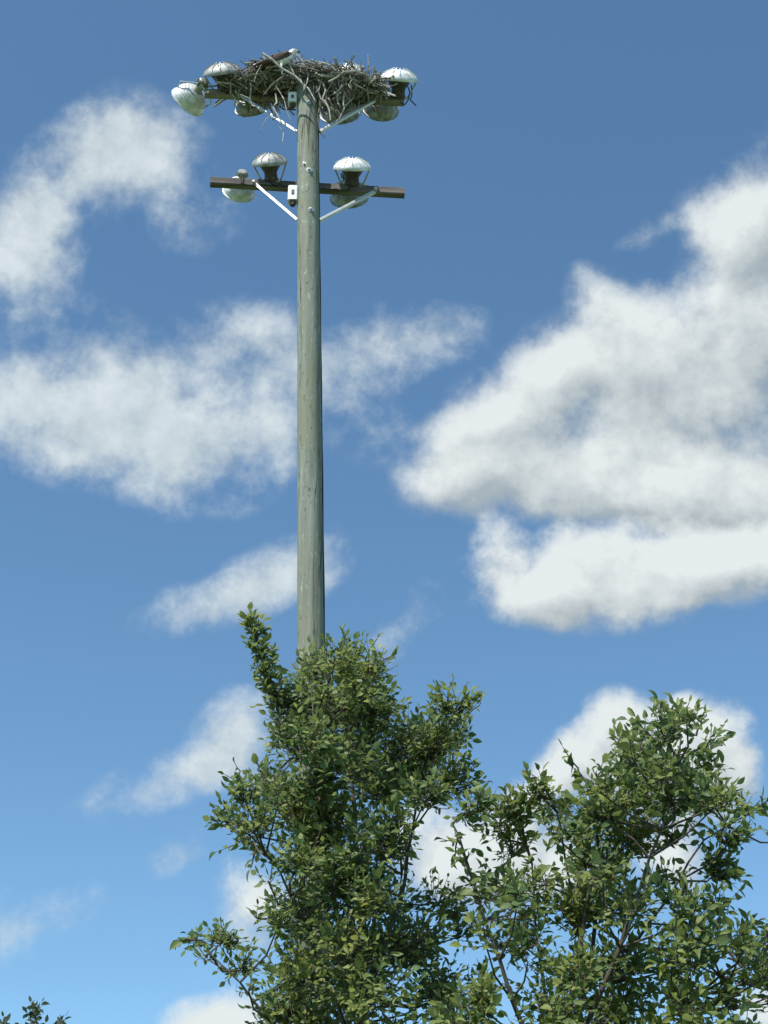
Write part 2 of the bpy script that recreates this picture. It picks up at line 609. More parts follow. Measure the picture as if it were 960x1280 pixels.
class Arm:
    """horizontal timber on the far side of the pole; its far end lies a little deeper than its near end"""

    def __init__(s, xl, yl, xr, yr, half_h, half_d, m):
        Yl = D_POLE
        a = P(xl, yl, Yl)
        tl, tr = (a.z - EYE.z) / Yl, (P(xr, yr, 1.0).z - EYE.z)
        Yr = (a.z - EYE.z) / tr
        b = P(xr, yr, Yr)
        # slide along the depth until it clears the back of the pole
        ax = pole_axis(a.z)
        t = (ax.x - a.x) / (b.x - a.x)
        need = ax.y + pole_r(a.z) + half_d + .004 - (a.y + (b.y - a.y) * t)
        k = (Yl + need) / Yl
        s.a, s.b = EYE + (a - EYE) * k, EYE + (b - EYE) * k
        s.d = (s.b - s.a).normalized()
        s.n = Vector((0, 0, 1)).cross(s.d).normalized()      # away from the camera
        s.hh, s.hd = half_h, half_d
        mb = MB().box((s.a + s.b) / 2, s.d * (s.b - s.a).length / 2, s.n * half_d, Vector((0, 0, half_h)), .012)
        s.obj = part(mb, 'crossarm', m)

    def at(s, x):
        """point on the arm's centre line that is seen at photo column x"""
        lo, hi = -1.0, 2.0
        for _ in range(50):
            mid = (lo + hi) / 2
            p = s.a.lerp(s.b, mid)
            q = p - EYE
            px = W_PX / 2 + F_PX * q.x / q.dot(V_FWD)
            if px < x:
                lo = mid
            else:
                hi = mid
        return s.a.lerp(s.b, mid)


low_arm = Arm(263, 227.5, 505.5, 241.5, .054, .046, M['arm'])
top_arm = Arm(256, 117, 505, 127, .046, .046, M['arm_grey'])


def strap(p, q, w=.013, t=.006, name='brace'):
    d = (q - p)
    n = Vector((0, 1, 0))
    n = (n - d.normalized() * n.dot(d.normalized())).normalized()
    s_ = d.normalized().cross(n)
    mb = MB().box((p + q) / 2, d / 2, s_ * w, n * t)
    mb.box((p + q) / 2 + s_ * w + n * .014, d / 2, s_ * t * .8, n * .02)
    return part(mb, name, M['galv'])


def on_pole(x, y, front=False):
    """point on the pole's surface at photo pixel"""
    p = P(x, y, D_POLE)
    c = pole_axis(p.z)
    r = pole_r(p.z)
    dx = max(-r * .98, min(r * .98, p.x - c.x))
    return Vector((c.x + dx, c.y - math.sqrt(max(0, r * r - dx * dx)), p.z))


for arm, xl, xr, yb in ((low_arm, 318, 470, 276), (top_arm, 296, 470, 166)):
    for x, side in ((xl, -1), (xr, 1)):
        p = arm.at(x) + Vector((0, -arm.hd - .012, -arm.hh * .6))
        q = P(388, yb, D_POLE)
        c = pole_axis(q.z)
        q = Vector((c.x + side * (pole_r(q.z) + .004), c.y - .02, q.z))
        strap(p, q)
        bm_ = MB().lathe([(0, -.03), (.022, -.03), (.022, .014), (.014, .02), (0, .02)], 6)
        R = frame((0, -1, 0))
        bm_.v = [tuple(R @ Vector(v) + p + Vector((0, -.022, 0))) for v in bm_.v]
        part(bm_, 'bolt', M['galv'])
# bolts, washers and number plates on the face of the pole
for (x, y, r) in ((387, 222, .026), (389, 271, .024), (381, 214, .014), (386, 138, .022)):
    p = on_pole(x, y)
    R = frame((p.x - pole_axis(p.z).x, p.y - pole_axis(p.z).y, 0))
    mb = MB().lathe([(0, -.01), (r * 1.5, -.01), (r * 1.5, .004), (r * .8, .006), (r * .8, .024), (r * .5, .03), (0, .03)], 6)
    mb.v = [tuple(R @ Vector(v) + p) for v in mb.v]
    part(mb, 'bolt', M['galv'])
# white enamel boxes where the cables come out of the pole, one at each arm
for (x, y, hw, hh) in ((366.5, 246, 6.2, 11.5), (366, 127, 5.6, 8)):
    z = P(x, y, D_POLE).z
    c = pole_axis(z)
    p = Vector((P(x, y, D_POLE).x, c.y - .03, z))
    k = m_per_px(p)
    mb = MB().box(p, Vector((0, 0, hh * k)), Vector((hw * k, 0, 0)), Vector((0, .05, 0)), .012)
    bx = part(mb, 'junction_box', M['porcelain'])
    mb = MB().box(p + Vector((0, -.052, 0)), Vector((0, 0, hh * k * .3)), Vector((hw * k * .28, 0, 0)), Vector((0, .006, 0)), .004)
    part(mb, 'cover_plate', M['housing'], parent=bx)
    mb = MB().lathe([(0, -.05), (hw * k * .55, -.05), (hw * k * .75, 0), (0, 0)], 12)
    mb.v = [tuple(Vector(v) + p - Vector((0, 0, hh * k + .002))) for v in mb.v]
    part(mb, 'cable_gland', M['housing'], parent=bx)
for arm, x0, xs in ((low_arm, 362, (302, 339)), (low_arm, 402, (437,)), (top_arm, 362, (283, 312, 327)), (top_arm, 402, (424, 438, 477, 499))):
    for i, x1 in enumerate(xs):
        p, q = arm.at(x0), arm.at(x1)
        pts = []
        for j in range(9):
            u = p.lerp(q, j / 8)
            pts.append(u + Vector((0, -arm.hd - .006 - .003 * i, -arm.hh * .75 + .018 * i - .018 * abs(math.sin(j * math.pi / 4)))))
        pts += [q + Vector((0, -arm.hd - .03, .02)), q + Vector((.01, -arm.hd - .02, arm.hh + .03))]
        part(MB().tube(pts, .0075, 5), 'cable', M['cable'], True)
# far-right cable from the nest; lower run added as the edge's dark shade line
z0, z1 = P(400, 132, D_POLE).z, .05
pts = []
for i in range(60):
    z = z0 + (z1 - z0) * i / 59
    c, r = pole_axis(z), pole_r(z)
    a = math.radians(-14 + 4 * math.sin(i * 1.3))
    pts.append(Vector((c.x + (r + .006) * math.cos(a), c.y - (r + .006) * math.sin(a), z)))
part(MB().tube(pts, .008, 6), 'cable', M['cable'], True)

# ------------------------------------------------------------------ floodlights
FG = 'floodlights on the two crossarms of the pole'
BOWL = [(.0, .0), (.075, .004), (.13, .03), (.172, .075), (.2, .13), (.214, .19), (.228, .194), (.230, .206), (.218, .210), (.205, .19), (.19, .13), (.16, .078), (.12, .04), (.06, .016), (0, .012)]


def floodlight(centre, aim, size, anchor, label, shiny=True, housing=True):
    """spun bowl with its opening looking along aim, gear housing behind it, stirrup back to the arm"""
    R = frame(aim, (1, 0, 0))
    t = empty('floodlight', centre, R)
    tag(t, label, 'floodlight', FG)
    k = size / .43
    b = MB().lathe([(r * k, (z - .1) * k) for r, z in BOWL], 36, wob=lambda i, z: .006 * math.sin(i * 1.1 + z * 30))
    refl = b.build('reflector', M['alu'] if shiny else M['alu_dull'], t, True)
    MB().lathe([(0, .128 * k), (.10 * k, .124 * k), (.204 * k, .100 * k), (.204 * k, .094 * k), (0, .11 * k)], 32).build('lens', M['glass'], refl, True)
    rb = MB()
    for j in range(5):      # ribs pressed in the back of the bowl
        z = (.022 + .022 * j - .1) * k
        r = [.118, .147, .166, .181, .191][j] * k
        rb.lathe([(r, z - .004 * k), (r + .007 * k, z), (r + .002 * k, z + .006 * k)], 32)
    rb.build('pressed_ribs', M['alu'] if shiny else M['alu_dull'], refl, True)
    h = MB().lathe([(0, -.25 * k), (.05 * k, -.25 * k), (.062 * k, -.235 * k), (.062 * k, -.16 * k), (.05 * k, -.15 * k), (.055 * k, -.11 * k), (.08 * k, -.094 * k), (0, -.09 * k)], 20)
    hs = h.build('socket_housing', M['alu_dull'], t, True)
    for j in range(8):
        a = j * math.pi / 4
        u = Vector((math.cos(a), math.sin(a), 0))
        MB().box(u * .068 * k + Vector((0, 0, -.195 * k)), Vector((0, 0, .034 * k)), u * .012 * k, Vector((-u.y, u.x, 0)) * .003).build('cooling_fin', M['alu_dull'], hs)
    # stirrup: two flat cheeks and a foot on the arm
    inv = t.matrix_world.inverted()
    an = inv @ Vector(anchor)
    for sgn in (-1, 1):
        st = MB()
        st.tube([Vector((sgn * .2 * k, 0, .02 * k)), Vector((sgn * .22 * k, 0, -.06 * k)), Vector((sgn * .12 * k, 0, -.2 * k)).lerp(an, .35), an.lerp(Vector((sgn * .05, 0, 0)) + an, 1)], [.009, .011, .011, .011], 6)
        st.build('stirrup_arm', M['galv'], t, True)
    return t


def capped_light(foot, lean, size, height, label, shiny=True):
    """low wide ribbed cap on a dark tapering gear housing that stands on the arm"""
    R = frame(lean, (1, 0, 0))
    t = empty('floodlight', foot, R)
    tag(t, label, 'floodlight', FG)
    w, h = size / 2, height
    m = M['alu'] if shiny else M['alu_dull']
    prof = [(0, h * 1.0), (w * .34, h * .985), (w * .62, h * .93), (w * .82, h * .84), (w * .95, h * .74), (w * 1.0, h * .68), (w * 1.0, h * .62), (w * .95, h * .60), (w * .9, h * .66), (w * .6, h * .74), (w * .3, h * .76), (0, h * .77)]
    cap = MB().lathe(prof[::-1], 40, wob=lambda i, z: .010 * math.sin(i * math.pi * .5) + .006 * math.sin(i * .7)).build('cap', m, t, True)
    for j in range(12):
        a = j * math.pi / 6
        u = Vector((math.cos(a), math.sin(a), 0))
        rb = MB().box(u * w * .62 + Vector((0, 0, h * .945)), u * w * .30 + Vector((0, 0, -h * .10)), Vector((-u.y, u.x, 0)) * w * .018, Vector((0, 0, h * .012)))
        rb.build('rib', m, cap)
    MB().lathe([(0, h * .04), (w * .40, h * .04), (w * .42, h * .10), (w * .36, h * .16), (w * .36, h * .34), (w * .62, h * .60), (w * .80, h * .66), (0, h * .70)], 24).build('gear_housing', M['housing'], t, True)
    MB().box((0, 0, h * .02), (w * .5, 0, 0), (0, .05, 0), (0, 0, h * .03), .004).build('mounting_foot', M['galv'], t)
    for sgn in (-1, 1):
        MB().tube([(sgn * w * .48, 0, .0), (sgn * w * .66, -.01, h * .22), (sgn * w * .84, -.01, h * .5), (sgn * w * .93, 0, h * .62)], .010, 6).build('stay', M['galv'], t, True)
    return t


def off_px(p, dx, dy):
    k = m_per_px(p)
    return p + Vector((dx * k, 0, 0)) + V_UP * (-dy * k)


def behind(arm, x, y, depth=.30):
    """point at photo pixel lying depth metres beyond the arm"""
    return P(x, y, arm.at(x).y + depth)


AWAY = Vector((.05, .93, -.28))
# bowls hung on the far side of the arms
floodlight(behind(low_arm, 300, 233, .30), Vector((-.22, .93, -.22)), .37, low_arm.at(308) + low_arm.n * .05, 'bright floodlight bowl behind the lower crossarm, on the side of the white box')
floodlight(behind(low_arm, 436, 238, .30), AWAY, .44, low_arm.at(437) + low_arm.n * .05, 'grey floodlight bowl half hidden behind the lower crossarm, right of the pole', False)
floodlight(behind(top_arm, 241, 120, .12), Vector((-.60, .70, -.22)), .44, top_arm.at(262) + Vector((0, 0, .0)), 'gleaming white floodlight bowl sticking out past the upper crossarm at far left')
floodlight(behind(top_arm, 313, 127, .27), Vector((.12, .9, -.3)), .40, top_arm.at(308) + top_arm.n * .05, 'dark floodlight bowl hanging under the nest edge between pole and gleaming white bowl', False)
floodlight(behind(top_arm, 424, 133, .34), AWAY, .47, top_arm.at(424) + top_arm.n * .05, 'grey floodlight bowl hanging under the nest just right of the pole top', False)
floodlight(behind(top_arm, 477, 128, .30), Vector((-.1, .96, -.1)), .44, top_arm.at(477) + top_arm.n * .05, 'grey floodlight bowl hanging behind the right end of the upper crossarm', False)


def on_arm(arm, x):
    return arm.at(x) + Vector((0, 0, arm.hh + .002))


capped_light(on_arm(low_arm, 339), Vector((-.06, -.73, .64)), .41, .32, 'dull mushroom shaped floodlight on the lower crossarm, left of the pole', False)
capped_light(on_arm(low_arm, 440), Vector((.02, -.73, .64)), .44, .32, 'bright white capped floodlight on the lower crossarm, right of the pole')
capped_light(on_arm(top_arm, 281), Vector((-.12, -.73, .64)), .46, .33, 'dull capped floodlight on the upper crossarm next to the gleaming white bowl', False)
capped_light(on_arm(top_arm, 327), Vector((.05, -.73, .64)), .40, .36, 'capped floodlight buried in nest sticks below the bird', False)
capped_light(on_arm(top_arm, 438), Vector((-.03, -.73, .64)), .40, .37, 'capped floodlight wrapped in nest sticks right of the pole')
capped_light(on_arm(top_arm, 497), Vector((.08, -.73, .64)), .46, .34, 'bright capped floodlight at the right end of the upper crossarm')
# loose wires at the right end of the upper arm
a = on_arm(top_arm, 503)
for pts in ([(508, 104), (512, 114), (511, 124), (506, 131), (500, 128)], [(514, 106), (515, 118), (513, 125), (520, 132)]):
    part(MB().tube([P(x, y, a.y - .03 * i) for i, (x, y) in enumerate(pts)], .008, 5), 'cable', M['cable'], True)

# ------------------------------------------------------------------ nest
nest_c = P(386, 106, D_POLE + .04)
nest = empty('stick_nest', nest_c)
tag(nest, 'wide untidy nest of bare sticks on top of the light pole', 'nest')


def crooked(p, d, L, bend, n=5):
    d = d.normalized()
    o = d.orthogonal().normalized()
    o = (Matrix.Rotation(random.uniform(0, 6.28), 3, d) @ o)
    pts = []
    for i in range(n):
        t = i / (n - 1)
        pts.append(p + d * L * (t - .5) + o * bend * L * math.sin(t * math.pi) + Vector((random.gauss(0, .018), random.gauss(0, .018), random.gauss(0, .016))))
    return pts


def nest_point(kind):
    """point in the pile, in metres from the nest centre; (x right, y away, z up)"""
    th = random.uniform(0, 2 * math.pi)
    if kind == 'rim':
        rr = random.uniform(.55, .86)
        z = random.uniform(-.06, .06) - .08 * (rr - .55)
    else:
        rr = math.sqrt(random.random()) * .82
        z = random.uniform(-.14, .06) * (1 - .35 * rr)
    x = rr * math.cos(th) * 1.2 - .05
    y = rr * math.sin(th) * .34
    if x < -.55:
        z -= .02
    z += -.05 * x
    if x < 0:
        z += .07 * max(0, 1 - abs(x + .25) / .45)
    return Vector((x, y, z)), th


sticks = []
for i in range(190):
    p, th = nest_point('rim' if i < 110 else 'body')
    tang = Vector((-math.sin(th), math.cos(th) * .42, 0))
    d = tang * random.uniform(.5, 1) + Vector((random.gauss(0, .45), random.gauss(0, .25), random.gauss(0, .2)))
    sticks.append((crooked(p, d, random.uniform(.3, .7), random.uniform(-.08, .08)), random.uniform(.007, .015)))
# sticks that show singly in the photograph: (two ends in photo pixels, distance from the pole axis towards the camera)
for (x0, y0, x1, y1, dy, r) in ((328, 66, 378, 104, .55, .014), (366, 80, 392, 124, .35, .015), (352, 72, 384, 112, .45, .010), (396, 78, 380, 112, .35, .011), (417, 116, 426, 136, .38, .012),
                                (384, 92, 396, 128, .30, .010), (302, 84, 340, 74, .4, .009), (440, 86, 470, 98, .5, .010), (388, 74, 420, 88, .5, .013), (398, 96, 408, 134, .3, .012),
                                (350, 152, 354, 177, .25, .008), (346, 118, 352, 156, .25, .010), (338, 142, 327, 165, .2, .005), (403, 118, 401, 172, .16, .016), (408, 120, 423, 154, .3, .010),
                                (432, 118, 420, 152, .3, .009), (300, 120, 330, 142, .3, .007), (355, 96, 330, 118, .5, .010), (344, 108, 366, 150, .3, .007), (312, 72, 352, 92, .45, .009),
                                (412, 100, 450, 84, .5, .011), (372, 68, 402, 96, .5, .010), (335, 70, 318, 96, .5, .008), (442, 100, 468, 120, .4, .008), (404, 126, 428, 146, .2, .013), (396, 110, 414, 150, .24, .012)):
    a_, b_ = P(x0, y0, D_POLE - dy * .6 + random.uniform(-.06, .06)), P(x1, y1, D_POLE - dy * .6 + random.uniform(-.06, .06))
    d = b_ - a_
    sticks.append((crooked((a_ + b_) / 2 - nest_c, d, d.length, random.uniform(-.06, .06)), r * 1.15))
for pts, r in sticks:
    rad = [r, r * .9, r * .85, r * .7, r * .4]
    MB().tube(pts, rad, 5).build('stick', M['stick'] if random.random() < .72 else M['stick_dark'], nest)
tw = MB()
for i in range(1500):
    p, th = nest_point('rim' if i % 3 == 0 else 'body')
    p *= .95
    d = Vector((-math.sin(th), math.cos(th), 0)) * random.uniform(.3, 1) + Vector((random.gauss(0, .5), random.gauss(0, .5), random.gauss(0, .4)))
    tw.tube(crooked(p, d, random.uniform(.15, .45), random.uniform(-.1, .1), 3), [random.uniform(.004, .009)] * 2 + [.003], 4)
# lining and loose ends that hang below the rim on the right
for i in range(200):
    x = random.uniform(.10, .62)
    p = Vector((x, random.uniform(-.25, .25), random.uniform(-.36, -.06) * (1 - abs(x - .32) * .9)))
    d = Vector((random.gauss(0, .5), random.gauss(0, .5), -1))
    tw.tube(crooked(p, d, random.uniform(.12, .32), random.uniform(-.1, .1), 3), [random.uniform(.004, .01)] * 2 + [.003], 4)
tw.mi = [1 if (i // 10) % 5 < 3 else 0 for i in range(len(tw.f))]
tag(tw.build('twig_filling', [M['stick_dark'], M['stick']], nest), kind='stuff')

# ------------------------------------------------------------------ bird in the nest
bird_c = P(351, 77, D_POLE - .27)
bird = empty('bird', bird_c, Matrix.Rotation(math.radians(-4), 3, 'Z') @ Matrix.Scale(.94, 3))
tag(bird, 'brown bird of prey with a white head sitting in the stick nest', 'bird')
ring = [(-.30, -.075, .018, .006), (-.22, -.055, .035, .014), (-.15, -.02, .058, .042), (-.08, .005, .078, .068), (0, .02, .086, .082), (.06, .045, .080, .084), (.10, .085, .062, .066),
        (.122, .118, .046, .046), (.14, .148, .042, .043), (.158, .162, .042, .042), (.182, .168, .036, .035), (.20, .163, .024, .024), (.21, .160, .012, .014)]
bm_ = MB()
sg = 18
vs, fs, mi = [], [], []
for i, (x, z, ry, rz) in enumerate(ring):
    pz = ring[min(i + 1, len(ring) - 1)][1] - ring[max(i - 1, 0)][1]
    px_ = ring[min(i + 1, len(ring) - 1)][0] - ring[max(i - 1, 0)][0]
    dl = math.hypot(px_, pz)
    for k in range(sg):
        a = 2 * math.pi * k / sg
        o = rz * math.sin(a)
        vs.append((x - o * pz / dl, ry * math.cos(a), z + o * px_ / dl))
for i in range(len(ring) - 1):
    for k in range(sg):
        k2 = (k + 1) % sg
        fs.append((i * sg + k, i * sg + k2, (i + 1) * sg + k2, (i + 1) * sg + k))
        up = math.sin(2 * math.pi * (k + .5) / sg)
        mi.append(1 if (i >= 7 and not (i in (9, 10) and .05 < up < .45)) or (up < -.75 and i > 2) else 0)
fs += [tuple(range(sg - 1, -1, -1)), tuple(range((len(ring) - 1) * sg, len(ring) * sg))]
mi += [0, 1]
bm_.add(vs, fs)
bm_.mi = mi
bm_.build('body', [M['feather_brown'], M['feather_white']], bird, True)
for s_ in (-1, 1):
    w = MB()
    wr = [(.10, .085, .03), (.04, .040, .066), (-.05, .012, .070), (-.15, -.018, .052), (-.25, -.045, .030), (-.33, -.08, .008)]
    vs, fs = [], []
    for (x, z, h) in wr:
        yo = s_ * (.078 if x > -.1 else .078 - (-.1 - x) * .22)
        vs += [(x, yo - s_ * .012, z - h), (x, yo + s_ * .016, z - h * .3), (x, yo + s_ * .014, z + h * .5), (x, yo - s_ * .016, z + h)]
    for i in range(len(wr) - 1):
        for k in range(4):
            fs.append((i * 4 + k, i * 4 + (k + 1) % 4, i * 4 + 4 + (k + 1) % 4, i * 4 + 4 + k))
    fs += [(3, 2, 1, 0), tuple(range(len(vs) - 4, len(vs)))]
    w.add(vs, fs).build('wing', M['feather_brown'], bird, True)
    e = MB().lathe([(0, -.007), (.005, -.005), (.007, 0), (.005, .005), (0, .007)], 8)
    e.v = [(v[0] + .186, v[1] + s_ * .033, v[2] + .176) for v in e.v]
    e.build('eye', M['eye'], bird, True)
    MB().tube([(.01, s_ * .04, -.05), (.02, s_ * .042, -.11), (.012, s_ * .042, -.17), (.05, s_ * .045, -.18)], [.024, .014, .009, .006], 8).build('leg', M['feather_white'], bird, True)
MB().tube([(.205, 0, .162), (.225, 0, .162), (.238, 0, .152), (.240, 0, .138)], [.014, .011, .007, .002], 8).build('beak', M['beak'], bird, True)

# ------------------------------------------------------------------ trees
LEAF = np.array([(0, 0, 0), (-.19, .22, .05), (0, .22, 0), (.19, .22, .05), (-.25, .5, .05), (0, .52, -.02), (.25, .5, .05), (-.13, .80, -.01), (0, .80, -.06), (.13, .80, -.01), (0, 1.0, -.13)])
LEAF_F = [(0, 2, 1), (0, 3, 2), (1, 2, 5, 4), (2, 3, 6, 5), (4, 5, 8, 7), (5, 6, 9, 8), (7, 8, 10), (8, 9, 10)]


def norm(a):
    return a / np.maximum(np.linalg.norm(a, axis=-1, keepdims=True), 1e-9)


class Leaves:
    def __init__(s):
        s.pos, s.dir, s.nrm, s.size, s.pri = [], [], [], [], []

    def along(s, pts, spacing, size, pri=0.0, start=.15, spread=.9, droop=.25):
        """alternate leaves on both sides of a twig"""
        pts = np.array([tuple(p) for p in pts])
        segl = np.linalg.norm(np.diff(pts, axis=0), axis=1)
        cum = np.concatenate([[0], np.cumsum(segl)])
        L = cum[-1]
        n = max(2, int(L * (1 - start) / spacing))
        ph = rng.uniform(0, 6.28)
        for i in range(n + 1):
            t = L * (start + (1 - start) * i / n)
            j = min(len(segl) - 1, int(np.searchsorted(cum, t) - 1) if t > 0 else 0)
            j = max(j, 0)
            f = (t - cum[j]) / max(segl[j], 1e-6)
            p = pts[j] + (pts[j + 1] - pts[j]) * f
            d = norm(pts[j + 1] - pts[j])
            side = norm(np.cross(d, (0.2 * math.cos(ph), .2 * math.sin(ph), 1.0)))
            sg_ = -1 if i % 2 else 1
            a = ph + 2.4 * i
            rad = side * sg_ + .55 * norm(rng.normal(size=3))
            if i == n:
                ld = norm(d + .25 * rng.normal(size=3))
            else:
                ld = norm(d * .55 + rad * spread + np.array((0, 0, -droop)) + .15 * rng.normal(size=3))
            nn = norm(np.array((-.25, -.55, .55)) + .55 * rng.normal(size=3))
            s.pos.append(p)
            s.dir.append(ld)
            s.nrm.append(nn)
            s.size.append(size * rng.uniform(.55, 1.3))
            s.pri.append(pri + rng.uniform(0, .4))

    def bases(s):
        d = np.array(s.dir)
        n = np.array(s.nrm)
        x = norm(np.cross(d, n))
        z = np.cross(x, d)
        return np.array(s.pos), np.stack([x, d, z], axis=2), np.array(s.size), np.array(s.pri)

    def build(s, name, m, parent, inv, singles=0):
        p, R, sz, pri = s.bases()
        order = np.argsort(-pri * sz)
        one, rest = order[:singles], order[singles:]
        pl = p + np.array(inv.translation)          # the parent is only moved, never turned
        shp = np.stack([rng.uniform(.7, 1.35, len(p)), np.ones(len(p)), rng.uniform(-1.2, 3.0, len(p))], axis=1)
        v = np.einsum('nij,nkj->nki', R[rest], LEAF[None] * shp[rest][:, None, :]) * sz[rest][:, None, None] + pl[rest][:, None, :]
        n = len(rest)
        nv = len(LEAF)
        v = v.reshape(-1, 3)
        li, ls, lt = [], [], []
        flat = np.concatenate([np.array(f) for f in LEAF_F])
        tot = np.array([len(f) for f in LEAF_F])
        loops = (flat[None, :] + (np.arange(n) * nv)[:, None]).reshape(-1)
        totals = np.tile(tot, n)
        starts = np.concatenate([[0], np.cumsum(totals)[:-1]])
        me = bpy.data.meshes.new(name)
        me.vertices.add(len(v))
        me.vertices.foreach_set('co', v.astype(np.float32).reshape(-1))
        me.loops.add(len(loops))
        me.loops.foreach_set('vertex_index', loops.astype(np.int32))
        me.polygons.add(len(totals))
        me.polygons.foreach_set('loop_start', starts.astype(np.int32))
        me.polygons.foreach_set('loop_total', totals.astype(np.int32))
        me.polygons.foreach_set('use_smooth', np.ones(len(totals), dtype=bool))
        me.materials.append(m)
        me.update(calc_edges=True)
        crown = bpy.data.objects.new(name, me)
        C.objects.link(crown)
        crown.parent = parent
        crown['kind'] = 'stuff'
        if singles:
            lm = bpy.data.meshes.new('leaf')
            lm.from_pydata([tuple(q) for q in LEAF], [], LEAF_F)
            lm.polygons.foreach_set('use_smooth', [True] * len(LEAF_F))
            lm.materials.append(m)
            lm.update()
            for i in one:
                o = bpy.data.objects.new('leaf', lm)
                C.objects.link(o)
                o.parent = crown
                o.matrix_basis = Matrix.Translation(Vector(pl[i])) @ Matrix(R[i].tolist()).to_4x4() @ Matrix.Diagonal([float(sz[i] * q) for q in shp[i]] + [1.0])
        return crown


def build_tree(name, label, Y, base_x, trunk_pts, limbs, clumps, shoots, leaf_m, leaf_size, twig_density, singles, depth=.9):
    """trunk, limbs and shoots run through points given as photo pixel + metres nearer or deeper than Y"""
    b = P(base_x, 1280, Y)
    b.z = 0
    t = empty(name, b)
    tag(t, label, 'tree', 'trees')
    inv = t.matrix_world.inverted()

    def loc(p):
        return inv @ p
    pt = lambda q: P(q[0], q[1], Y + (q[2] if len(q) > 2 else 0))
    skeleton = []

    def limb(pts, r0, r1, nm):
        ps = [pts[0]]
        for a_, c_ in zip(pts[:-1], pts[1:]):      # subdivide with a little wander
            n = max(2, int((c_ - a_).length / .18))
            for i in range(1, n + 1):
                q = a_.lerp(c_, i / n)
                if i < n:
                    q = q + Vector((random.gauss(0, .007), random.gauss(0, .007), random.gauss(0, .004)))
                ps.append(q)
        n = len(ps)
        rad = [(r0 + (r1 - r0) * (i / (n - 1)) ** .8) * .8 for i in range(n)]
        skeleton.extend((q, r) for q, r in zip(ps, rad))
        MB().tube([loc(q) for q in ps], rad, 8).build(nm, M['bark'], t, True)
    limb([b + Vector((0, 0, -.1))] + [pt(q) for q in trunk_pts], .115, .012, 'trunk')
    for L in limbs:
        limb([pt(q) for q in L[:-1]], L[-1], .006, 'limb')
    lv = Leaves()
    tw = MB()
    sk = np.array([tuple(q) for q, r in skeleton])
    for cl in clumps:
        x, y, rx, ry = cl[:4]
        dens = cl[4] if len(cl) > 4 else 1.0
        n_c = 3 if min(rx, ry) > 26 else 1
        for rep in range(n_c):
            dy = random.uniform(-depth, depth) if len(cl) < 6 else cl[5] + random.uniform(-.2, .2)
            c = P(x + random.uniform(-.35, .35) * rx, y + random.uniform(-.3, .3) * ry, Y + dy)
            k = m_per_px(c)
            ax, az = rx * k * 1.1, ry * k * 1.1
            ay = (ax + az) / 2
            # branchlet from the nearest lower bit of skeleton to the middle of the clump
            dd = np.linalg.norm(sk - np.array(c), axis=1) + np.maximum(0, sk[:, 2] - c.z + .1) * 2.5
            root = Vector(sk[int(np.argmin(dd))])
            mid = root.lerp(c, .55) + Vector((0, 0, -.06 * (c - root).length)) + Vector((random.gauss(0, .03), random.gauss(0, .03), 0))
            tw.tube([loc(root), loc(mid), loc(c)], [.009, .007, .005], 5)
            out0 = (c - root).normalized() if (c - root).length > .05 else Vector((0, 0, 1))
            n_t = max(4, int(twig_density * dens * (ax * az) / .06 / n_c * 1.25))
            for _ in range(n_t):
                u = Vector(norm(rng.normal(size=3)))
                st = c + Vector((u.x * ax, u.y * ay, u.z * az)) * random.uniform(.05, .45)
                d = (u * .8 + Vector((0, 0, .55)) + out0 * .35 + Vector(rng.normal(size=3)) * .25).normalized()
                Ls = random.uniform(.35, .85) * min(1.0, (ax + az) * .75 + .04) * 1.0
                en = st + d * Ls
                # stay inside the clump's outline
                q = Vector(((en.x - c.x) / ax, (en.y - c.y) / ay, (en.z - c.z) / az))
                lim = random.choice((.85, 1.0, 1.05, 1.15, 1.35))
                if q.length > lim:
                    en = c + Vector((q.x * ax, q.y * ay, q.z * az)) * (lim / q.length)
                if random.random() < .07 and u.z > -.2:       # a vigorous shoot that leaves the clump upwards
                    en = st + (Vector((0, 0, 1.0)) + u * .6 + out0 * .3).normalized() * random.uniform(.8, 1.35) * max(az, .16)
                md = st.lerp(en, .5) + Vector((0, 0, .02 * Ls)) + Vector(rng.normal(size=3)) * .012
                tw.tube([loc(c.lerp(st, .6)), loc(st), loc(md), loc(en)], [.004, .0035, .0028, .0018], 3, cap=False)
                lv.along([st, md, en], .036, leaf_size, pri=.4 * (1 if en.y < Y - .3 else 0) + .3 * (q.length > .9))
    for shp in shoots:
        pts = [pt(q) for q in shp[0]]
        sp, sz = shp[1], shp[2]
        ps = [pts[0]]
        for a_, c_ in zip(pts[:-1], pts[1:]):
            for i in range(1, 4):
                ps.append(a_.lerp(c_, i / 3) + Vector((random.gauss(0, .008), random.gauss(0, .008), 0)))
        rr = np.linspace(.009, .003, len(ps))
        tw.tube([loc(q) for q in ps], list(rr), 5)
        lv.along(ps, sp, sz, pri=1.0, start=.03)
        side = shp[3] if len(shp) > 3 else 0
        for i in range(side):          # short spurs that make the shoot bushy
            j = random.randint(0, max(1, len(ps) - 4))
            o = ps[j]
            d = Vector((random.gauss(0, 1), random.gauss(0, 1), random.uniform(.2, 1.4))).normalized()
            Ls = random.uniform(.07, .17) * (1.25 - .95 * j / len(ps))
            tw.tube([loc(o), loc(o + d * Ls)], [.004, .002], 4, cap=False)
            lv.along([o, o + d * Ls * .5, o + d * Ls], .04, sz, pri=.9, start=.3)
    tag(tw.build('twigs', M['bark'], t), kind='stuff')
    lv.build('crown', leaf_m, t, inv, singles)
    return len(lv.pos)


